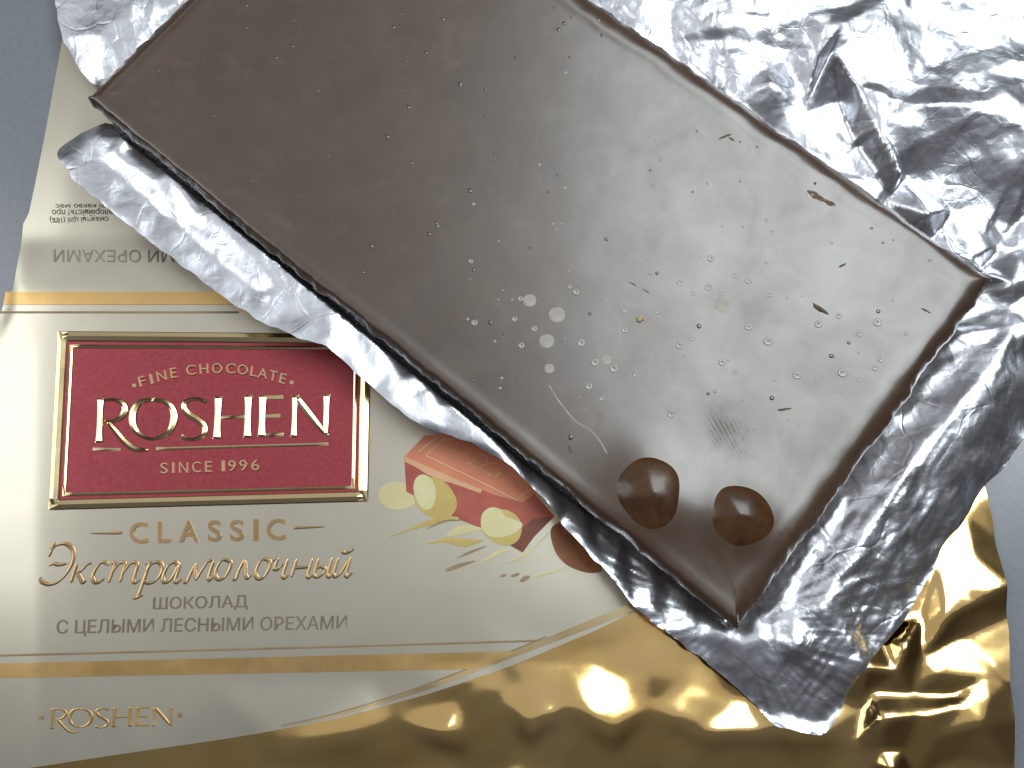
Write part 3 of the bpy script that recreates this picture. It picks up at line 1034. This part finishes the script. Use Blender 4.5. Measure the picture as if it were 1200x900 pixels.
# hazelnuts pushing through the face
M = Mat("hazelnut_under_chocolate").set(Roughness=0.22, Specular_IOR_Level=0.5)
M.link(M.ramp(M.noise(260, 5, 0.6, 0.5), [(0.3, (0.046, 0.019, 0.008)), (0.7, (0.100, 0.044, 0.016))]), "Base Color")
M.bump(M.noise(420, 4), 0.25, 0.2)
M_NUT = M.m
for k, (c, (ax, ay, hh, rot)) in enumerate(zip(nut_xy, nut_ax)):
    V = []; Fc = []
    nr, na = 18, 48
    for i in range(nr + 1):
        rr = math.sin(0.5 * math.pi * i / nr)
        for j in range(na):
            a = 2 * math.pi * j / na
            wob = 1 + 0.015 * math.sin(3 * a + k) + 0.01 * math.sin(5 * a + 2 * k)
            lx = ax * 0.96 * rr * math.cos(a) * wob; ly = ay * 0.96 * rr * math.sin(a) * wob
            x = c[0] + lx * math.cos(rot) - ly * math.sin(rot); y = c[1] + lx * math.sin(rot) + ly * math.cos(rot)
            z = BT + hh * 0.40 + 1.75 * (0.25 * math.sqrt(max(0.0, 1 - rr ** 2)) + 0.75 * (1 - rr ** 1.45)) * 1.5
            V.append((x, y, z))
    for i in range(nr):
        for j in range(na):
            Fc.append((i * na + j, (i + 1) * na + j, (i + 1) * na + (j + 1) % na, i * na + (j + 1) % na))
    o = link_mesh("hazelnut", V, Fc, M_NUT, bar)

# air bubbles and bloom spots on the face
M = Mat("bubble_skin").set(Specular_IOR_Level=0.6, Coat_Weight=0.6, Coat_Roughness=0.12)
M.link(M.ramp(M.noise(500, 3), [(0.3, (0.27, 0.245, 0.21)), (0.7, (0.40, 0.37, 0.33))]), "Base Color")
M.link(M.ramp(M.noise(500, 3), [(0.3, 0.3), (0.7, 0.4)]), "Roughness")
M_BUB = M.m
M = Mat("fat_bloom").set(Roughness=0.5, Specular_IOR_Level=0.5)
M.link(M.ramp(M.noise(600, 4), [(0.3, (0.32, 0.29, 0.25)), (0.7, (0.48, 0.45, 0.40))]), "Base Color")
M_BLOOM = M.m
M = Mat("scuffed_chocolate").set(Roughness=0.7, Specular_IOR_Level=0.3)
M.link(M.ramp(M.noise(900, 4), [(0.3, (0.10, 0.065, 0.044)), (0.7, (0.19, 0.135, 0.10))]), "Base Color")
M.bump(M.noise(1500, 3), 0.5, 0.15)
M_SCUFF = M.m


def face_z(x, y):
    return BT + float(bar_top(np.array([x]), np.array([y]), np.array([30.0]), 1.0)[0])


def ring_mesh(name, prof, na, mat):
    V = [(0, 0, prof[0][1])]; Fc = []
    for r_, z_ in prof[1:]:
        for j in range(na):
            a = 2 * math.pi * j / na
            V.append((r_ * math.cos(a) * MM, r_ * math.sin(a) * MM, z_ * MM))
    V[0] = (0, 0, prof[0][1] * MM)
    for j in range(na):
        Fc.append((0, 1 + j, 1 + (j + 1) % na))
    for i in range(len(prof) - 2):
        for j in range(na):
            a = 1 + i * na; b = 1 + (i + 1) * na
            Fc.append((a + j, b + j, b + (j + 1) % na, a + (j + 1) % na))
    me = bpy.data.meshes.new(name)
    me.from_pydata(V, [], Fc)
    me.polygons.foreach_set("use_smooth", [True] * len(me.polygons))
    me.materials.append(mat)
    return me


ME_BUB = ring_mesh("air_bubble", [(0, -0.01), (0.22, 0.0), (0.45, 0.10), (0.75, 0.13), (0.92, 0.08), (1.0, -0.03)], 12, M_BUB)
ME_DOT = ring_mesh("air_bubble", [(0, 0.22), (0.45, 0.19), (0.8, 0.09), (1.0, -0.05)], 10, M_BUB)
ME_SPOT = ring_mesh("bloom_spot", [(0, 0.045), (0.4, 0.04), (0.8, 0.028), (1.0, -0.004)], 20, M_BLOOM)


def on_bar(name, me, px, py, rpx, zs=1.0):
    x, y = px_bar(px, py)
    z = face_z(x, y)
    o = bpy.data.objects.new(name, me)
    scene.collection.objects.link(o)
    o.parent = bar
    o.location = ((x - cen[0]) * MM, (y - cen[1]) * MM, (z - BB) * MM)
    r_ = rpx * 0.160
    o.scale = (r_, r_ * 0.96, r_ * zs)
    return o


for px, py, r_ in ((845, 357, 10), (653, 369, 10), (641, 400, 9), (621, 352, 8), (644, 432, 6), (711, 422, 6)):
    on_bar("bloom_spot", ME_SPOT, px, py, r_)
for px, py, r_ in ((681, 402, 5), (697, 425, 5), (719, 432, 5.5), (690, 453, 4.5), (705, 467, 3.5), (732, 387, 4), (732, 364, 3), (770, 365, 3.5), (797, 332, 3.5),
                   (812, 344, 3), (833, 303, 4.5), (830, 337, 4.5), (862, 323, 3.8), (877, 329, 4.2), (846, 344, 3), (796, 405, 4.5), (811, 397, 3), (846, 425, 4.5),
                   (744, 439, 3.5), (675, 342, 4.5), (668, 336, 3), (626, 385, 4), (603, 374, 3.5), (611, 405, 4), (786, 486, 4.5), (901, 345, 3.5), (877, 383, 4.8),
                   (900, 400, 5.8), (959, 380, 4.8), (983, 370, 4), (1007, 391, 4), (1028, 378, 5.5), (1032, 421, 4), (1025, 431, 4), (987, 437, 6), (934, 440, 5.2),
                   (861, 436, 3), (1062, 391, 3), (1007, 445, 3), (957, 447, 2.8), (556, 378, 4), (552, 306, 3), (610, 350, 3.6)):
    on_bar("air_bubble", ME_BUB, px, py, r_)
for px, py, r_ in ((663, 85, 2.4), (632, 193, 2.4), (662, 220, 2.2), (748, 171, 2.4), (775, 188, 2.4), (764, 218, 2), (809, 115, 2.2), (829, 215, 2), (702, 24, 1.8),
                   (762, 321, 2.2), (760, 305, 2.2), (898, 258, 2), (905, 271, 2), (898, 308, 2), (838, 459, 2.6), (600, 351, 1.8), (584, 351, 1.6), (555, 239, 2.6),
                   (548, 374, 2.2), (580, 400, 2), (666, 318, 1.8), (695, 395, 1.6), (662, 397, 1.6), (721, 359, 1.6), (706, 351, 1.4), (788, 394, 1.6), (801, 417, 1.6),
                   (853, 422, 1.6), (753, 480, 1.6), (740, 481, 1.6), (684, 480, 1.5), (852, 475, 1.5), (588, 443, 2), (586, 455, 2), (975, 285, 1.8), (1046, 352, 1.8),
                   (1006, 413, 1.8), (870, 470, 1.6), (908, 446, 1.6), (866, 512, 1.6), (884, 504, 1.6), (846, 265, 1.6), (871, 266, 1.6), (820, 300, 1.4), (648, 262, 2.2), (658, 262, 2)):
    on_bar("air_bubble", ME_DOT, px, py, r_)


ME_PIMPLE = ring_mesh("air_bubble", [(0, 0.20), (0.45, 0.17), (0.8, 0.08), (1.0, -0.06)], 10, M_CHOC)
gg = np.random.default_rng(17)
cnt = 0
while cnt < 110:
    u, v = gg.uniform(0.03, 0.97), gg.uniform(0.05, 0.95)
    x, y = bar_xy(u, v)
    if min(math.hypot(x - c[0], y - c[1]) for c in nut_xy) < 12:
        continue
    o = bpy.data.objects.new("air_bubble", ME_PIMPLE if gg.random() < 0.6 or u < 0.45 else ME_DOT)
    scene.collection.objects.link(o)
    o.parent = bar
    o.location = ((x - cen[0]) * MM, (y - cen[1]) * MM, (face_z(x, y) - BB) * MM)
    rr = gg.uniform(0.25, 0.55) if o.data is ME_PIMPLE else gg.uniform(0.12, 0.26)
    o.scale = (rr, rr * gg.uniform(0.8, 1.1), rr)
    cnt += 1


def flake(name, px, py, lx, ly, rot, h, mat, seed, parent=None, lift=0.0, z=None):
    """small irregular chip of chocolate: lx, ly half sizes in px"""
    g = np.random.default_rng(seed)
    x, y = px_bar(px, py)
    z0 = (face_z(x, y) if z is None else z) + lift
    n = 14
    V = []; Fc = []
    rad = 1 + g.uniform(-0.28, 0.22, n)
    for lev, (sc, zz) in enumerate(((1.0, -0.06), (0.86, h * 0.8), (0.4, h))):
        for j in range(n):
            a = 2 * math.pi * j / n
            px_, py_ = lx * 0.16 * rad[j] * sc * math.cos(a), ly * 0.16 * rad[j] * sc * math.sin(a)
            V.append((x + px_ * math.cos(rot) - py_ * math.sin(rot), y + px_ * math.sin(rot) + py_ * math.cos(rot), z0 + zz + (g.uniform(-.15, .15) * h if lev else 0)))
    for lev in range(2):
        for j in range(n):
            Fc.append((lev * n + j, lev * n + (j + 1) % n, (lev + 1) * n + (j + 1) % n, (lev + 1) * n + j))
    Fc.append(tuple(2 * n + j for j in range(n)))
    return link_mesh(name, V, Fc, mat, parent, False)


for k, (px, py, lx, ly, rot) in enumerate(((957, 230, 13, 4.5, -0.55), (972, 238, 8, 3.5, -0.45), (1008, 245, 10, 4.5, -0.35), (963, 202, 3.2, 2.2, 0.8), (988, 223, 3, 1.4, 0), (955, 215, 2, 2.5, 0),
                                           (1085, 364, 8, 1.4, -0.5), (1098, 369, 6, 2.0, 0.2), (1112, 321, 4, 2.6, -0.6), (987, 311, 6, 1.5, 0.4), (918, 480, 9, 1.8, 0.15),
                                           (742, 333, 6, 0.9, -0.5), (757, 341, 5, 0.8, -0.6), (668, 527, 2, 5, 0.3), (850, 160, 10, 1.8, 0.4), (857, 163, 5, 1.6, -0.7))):
    flake("scuff", px, py, lx, ly, rot, 0.05, M_SCUFF, 100 + k, bar)
# a fine pale scratch near the nuts
pts = spline([(644, 452), (652, 466), (664, 482), (676, 495), (690, 503), (702, 516), (711, 532)], 6)
V = []; Fc = []
for i, (px, py) in enumerate(pts):
    x, y = px_bar(px, py)
    z = face_z(x, y)
    for dx, dz in ((-0.13, -0.02), (0, 0.09), (0.13, -0.02)):
        V.append((x + dx, y + dx * 0.6, z + dz))
    if i:
        a = (i - 1) * 3
        Fc += [(a, a + 3, a + 4, a + 1), (a + 1, a + 4, a + 5, a + 2)]
link_mesh("scratch", V, Fc, M_BLOOM, bar)

crumb = flake("chocolate_crumb", 961, 362, 11.5, 2.8, -0.62, 0.28, M_SCUFF, 77, None)
tag(crumb, "thin dark chocolate splinter lying on the slab near its right end", "crumb")
M = Mat("nut_crumb").set(Roughness=0.45)
M.link(M.ramp(M.noise(700, 4), [(0.3, (0.35, 0.22, 0.09)), (0.7, (0.60, 0.45, 0.24))]), "Base Color")
M_CRUMB = M.m
nc = flake("nut_crumb", 750, 374, 4.8, 3.8, 0.4, 0.5, M_CRUMB, 78, None)
tag(nc, "tiny tan nut crumb on the middle of the chocolate slab", "crumb")

# ------------------------------------------------------------------ silver foil sheet under the bar
FF = Field(-140, -100, 140, 120, 0.45)
Z0 = 2.9


def bar_px_line(a, b, off, n):
    """points parallel to a bar edge, off px to its right side, z given later"""
    a = np.array(a, float); b = np.array(b, float)
    t = (b - a) / np.hypot(*(b - a)); nrm = np.array([-t[1], t[0]])
    return [tuple(a + (b - a) * k + nrm * off) for k in np.linspace(0, 1, n)]


A_, B_, C_, D_ = (97, 115), (866, 737), (1169, 324), (410, -203)
ctrl = []
# resting part under the bar (well inside its outline)
for u in np.linspace(0.03, 0.97, 16):
    for v in (0.05, 0.3, 0.6, 0.95):
        p = bar_xy(u, v)
        ctrl.append((float(p[0]), float(p[1]), Z0))
CT_MM = list(ctrl)
F_ = []
# side flap along the lower long edge: (outer edge px, crest px, inner crest px, z values) from the upper left end to the bottom corner
flap = [  # t: bar-edge px, inner crest px, fold px, outer px with heights
    ((118, 134), (108, 158), (92, 172), (68, 186), 5.0, 6.4, 6.8, 6.4),
    ((150, 160), (136, 178), (112, 190), (88, 212), 7.5, 7.6, 6.6, 7.4),
    ((200, 200), (184, 212), (160, 226), (128, 246), 7.7, 7.8, 6.4, 7.6),
    ((250, 240), (236, 252), (208, 262), (186, 290), 8.1, 8.2, 6.4, 7.8),
    ((300, 281), (284, 294), (252, 304), (238, 330), 8.3, 8.4, 6.6, 8.0),
    ((345, 317), (326, 330), (296, 338), (300, 374), 8.3, 8.4, 7.0, 8.6),
    ((390, 353), (366, 366), (345, 372), (345, 394), 8.1, 8.2, 8.0, 9.0),
    ((440, 393), (416, 404), (398, 410), (388, 408), 8.1, 8.2, 8.6, 9.2),
    ((490, 433), (468, 444), (438, 446), (430, 448), 8.1, 8.2, 8.6, 9.2),
    ((535, 470), (512, 476), (490, 482), (465, 478), 8.3, 8.4, 8.4, 9.0),
    ((570, 498), (552, 506), (520, 502), (495, 500), 8.5, 8.6, 8.2, 8.8),
    ((610, 530), (590, 536), (570, 526), (552, 518), 5.6, 8.4, 9.2, 8.4),
    ((650, 563), (628, 566), (612, 560), (602, 546), 4.4, 6.4, 8.8, 8.4),
    ((690, 595), (664, 598), (648, 594), (642, 590), 3.8, 5.4, 8.4, 8.4),
    ((730, 627), (700, 634), (684, 634), (676, 634), 3.4, 4.4, 7.8, 8.0),
    ((770, 660), (738, 668), (722, 668), (714, 672), 3.2, 4.0, 7.2, 7.6),
    ((810, 692), (780, 700), (760, 704), (746, 714), 3.2, 4.0, 6.4, 6.8),
    ((845, 720), (824, 730), (802, 734), (786, 744), 3.4, 4.4, 5.6, 5.6),
]
outer = []
for (a, b, c, d, za, zb, zc, zd) in flap:
    F_ += [(*a, za), (*b, zb), (*c, zc), (*d, zd)]
    outer.append((*d, zd))
    o2 = np.array(d) + (np.array(d) - np.array(a)) * 0.6
    F_.append((o2[0], o2[1], zd - 1.0))
# corner below the bar's bottom corner
low = [(830, 778, 3.4), (862, 806, 3.0), (886, 826, 2.8), (900, 846, 2.6), (935, 856, 2.4), (966, 861, 2.3), (974, 846, 2.6), (985, 826, 2.8), (1015, 782, 6.6),
       (1040, 752, 4.0), (1066, 718, 3.4), (1092, 668, 3.0), (1104, 640, 2.8), (1132, 606, 2.6), (1150, 570, 2.2), (1176, 548, 2.0), (1205, 492, 2.0), (1260, 430, 2.0)]
F_ += low
F_ += [(870, 752, 6.0), (880, 778, 5.6), (905, 800, 5.0), (930, 815, 4.6), (950, 790, 5.6), (915, 770, 6.6), (895, 745, 7.0), (960, 745, 7.4), (1000, 750, 7.0),
       (930, 720, 7.4), (960, 835, 3.4), (915, 832, 3.4)]
# end of the bar: flat strip at its foot, wall, then rumpled flap
for k in np.linspace(0.04, 0.96, 9):
    p = np.array(B_) + (np.array(C_) - np.array(B_)) * k
    nrm = np.array([410, 300]) / 508.0
    for off, z in ((-8, 3.2), (5, 5.0), (22 + 4 * math.sin(9 * k), 5.6), (30 + 4 * math.sin(9 * k), 6.2), (56 + 8 * math.sin(7 * k + 1), 8.8), (78 + 8 * math.sin(11 * k), 7.8), (100, 6.2), (130, 4.0)):
        q = p + nrm * off
        if q[0] < 1230 and not (off > 90 and k < 0.15):
            F_.append((q[0], q[1], z))
# long upper edge and the big rumpled area beyond it
for k in np.linspace(0.0, 0.98, 14):
    p = np.array(D_) + (np.array(C_) - np.array(D_)) * k
    nrm = np.array([527, -759]) / 924.0
    for off, z in ((-6, 3.4), (8, 4.2), (34, 5.4)):
        q = p + nrm * off
        F_.append((q[0], q[1], z))
F_ += [(985, 30, 9.5), (975, 58, 10.5), (1005, 98, 10.5), (1030, 150, 10.0), (1056, 205, 9.5), (1086, 252, 8.5), (1118, 296, 6.8),
       (960, 66, 7.0), (986, 118, 4.8), (1006, 170, 4.6), (1034, 222, 4.6), (1068, 268, 4.6), (1104, 306, 4.6),
       (1072, 122, 12.0), (1100, 124, 12.5), (1130, 122, 13.0), (1170, 116, 13.0), (1196, 146, 12.5), (1215, 190, 11.0),
       (1080, 150, 10.0), (1112, 190, 8.0), (1150, 240, 6.5), (1180, 276, 5.0), (1140, 300, 6.4), (1160, 320, 6.0), (1200, 290, 6.5), (1188, 330, 8.0),
       (1060, 90, 9.5), (1030, 40, 9.8), (1090, 50, 9.0), (1140, 60, 9.8), (1190, 50, 9.0), (1140, 0, 9.2), (1060, -10, 8.8), (1200, -20, 9.6), (1250, 60, 9.0), (1250, 200, 8),
       (940, 20, 7.0), (900, -10, 6.8), (880, 40, 6.2), (920, 70, 5.2), (830, 10, 6.2), (800, -30, 6.0), (900, 100, 6.4), (950, 130, 5.0),
       (1240, 320, 7.0), (1220, 400, 5.0), (1190, 380, 7.5), (1195, 430, 6.0), (1260, 500, 4), (900, -90, 7), (1100, -90, 8), (1280, -90, 8), (750, -90, 6), (600, -190, 6)]
# upper left end
F_ += [(66, 5, 5.6), (64, -40, 5.6), (76, 46, 5.2), (92, 80, 3.6), (110, 98, 3.0), (118, 86, 4.4), (140, 66, 5.2), (170, 30, 5.4), (120, 40, 6.0), (100, 12, 5.2), (150, 8, 6.2), (120, -40, 5.5), (200, -70, 5.5), (190, 8, 4.6), (250, -80, 5), (300, -170, 5)]
CT_MM += up(F_)
t0 = FF.tin(CT_MM)
sharp = np.clip((FF.X * 0.55 + FF.Y * 0.83 - 40) / 8, 0, 1) * np.clip((FF.Y - 2) / 12, 0, 1)
FF.Z = FF.blur(1, t0) * sharp + FF.blur(12, t0) * (1 - sharp)
# crumples: flat facets of several sizes, smaller and denser towards the bar's end
X, Y = FF.X, FF.Y
ends = np.array(unproj(1010, 640, 4)); endc = np.exp(-(((X - ends[0]) / 32) ** 2 + ((Y - ends[1]) / 34) ** 2))
tr = np.clip((X * 0.55 + Y * 0.83 - 45) / 15, 0, 1)
cr = FF.random_tin(11, 1.0, 51)
cr2 = FF.random_tin(5.0, 0.42, 52)
cr3 = FF.random_tin(2.3, 0.16, 53)
st = FF.random_tin(2.1, 0.32, 54, (3.4, 0.9), math.radians(55))
al = FF.random_tin(3.2, 0.55, 55, (4.5, 0.8), math.radians(-39))
lf = np.clip((-X * 0.62 - Y * 0.78 + 4) / 8, 0, 1) * (1 - endc)
FF.Z += FF.blur(1, al) * lf * 0.6
FF.Z += cr * (0.15 + 1.25 * tr) + cr2 * (0.2 + 0.85 * tr + 0.3 * endc) + cr3 * (0.3 + 0.5 * tr + 0.5 * endc) + st * endc * 0.6
# fine wrinkles fanning out from the bar's bottom corner and along its end
cx0, cy0 = unproj(862, 730, 5)
th = np.arctan2(Y - cy0, X - cx0); rd = np.hypot(X - cx0, Y - cy0)
fan = np.abs(vnoise(th * 30, rd * 0.10, 1.0, 71)) + 0.6 * np.abs(vnoise(th * 62, rd * 0.16, 1.0, 72))
FF.Z += fan * np.clip(rd / 14, 0, 1) * np.exp(-((rd - 14) / 20) ** 2) * 0.32
lng = np.abs(vnoise((X * 0.81 - Y * 0.59) / 1.0, (X * 0.59 + Y * 0.81) / 7.0, 1.5, 73)) * 0.32
FF.Z += lng * endc
# keep it flat under the bar and never through it
bi, _, bd = nearest(X, Y, bq)
ins = inside(X, Y, bq)
under = np.where(ins, np.clip((bd - 0.6) / 2.0, 0, 1), 0)
FF.Z = FF.Z * (1 - under) + (Z0 + 0.1 * cr3) * under
near_cap = np.where(ins, 3.3, 3.3 + np.clip(bd, 0, None) * 7.0)
FF.Z = np.minimum(FF.Z, near_cap)
wz = WF.at(X, Y)
FF.Z = np.maximum(FF.Z, wz + 0.8)

op = [(118, 150, 5.0), (104, 154, 5.2), (88, 160, 5.6), (72, 170, 5.8), (65, 180, 5.8)] + outer[1:]
op_mm = [p[:2] for p in up(op)]
op_mm += [p[:2] for p in up(low)]
op_mm += [p[:2] for p in up([(1300, 360, 4), (1300, -110, 8), (200, -230, 5), (40, -110, 5), (62, -30, 5.5), (64, 0, 5.6), (69, 26, 5.4), (76, 50, 5.0), (84, 68, 4.4), (95, 84, 3.6), (110, 100, 3.0), (126, 104, 3.0), (150, 130, 3.0)])]
P = np.array(op_mm)
# finely torn outline
dense = []
for i in range(len(P)):
    a, b = P[i], P[(i + 1) % len(P)]
    k = max(1, int(np.hypot(*(b - a)) / 0.9))
    for j in range(k):
        dense.append(a + (b - a) * j / k)
P = np.array(dense)
sm = P.copy()
for _ in range(3):
    sm = 0.25 * np.roll(sm, 1, 0) + 0.5 * sm + 0.25 * np.roll(sm, -1, 0)
g = np.random.default_rng(5)
P = sm + 0.25 * np.stack([vnoise(sm[:, 0], sm[:, 1], 2.2, 61), vnoise(sm[:, 0], sm[:, 1], 2.2, 62)], 1)
foil = sheet("foil_sheet", P, FF, 0.45, M_FOIL, None, 0.0, 0.05)
tag(foil, "crumpled silver foil spread open under the chocolate slab", "foil")
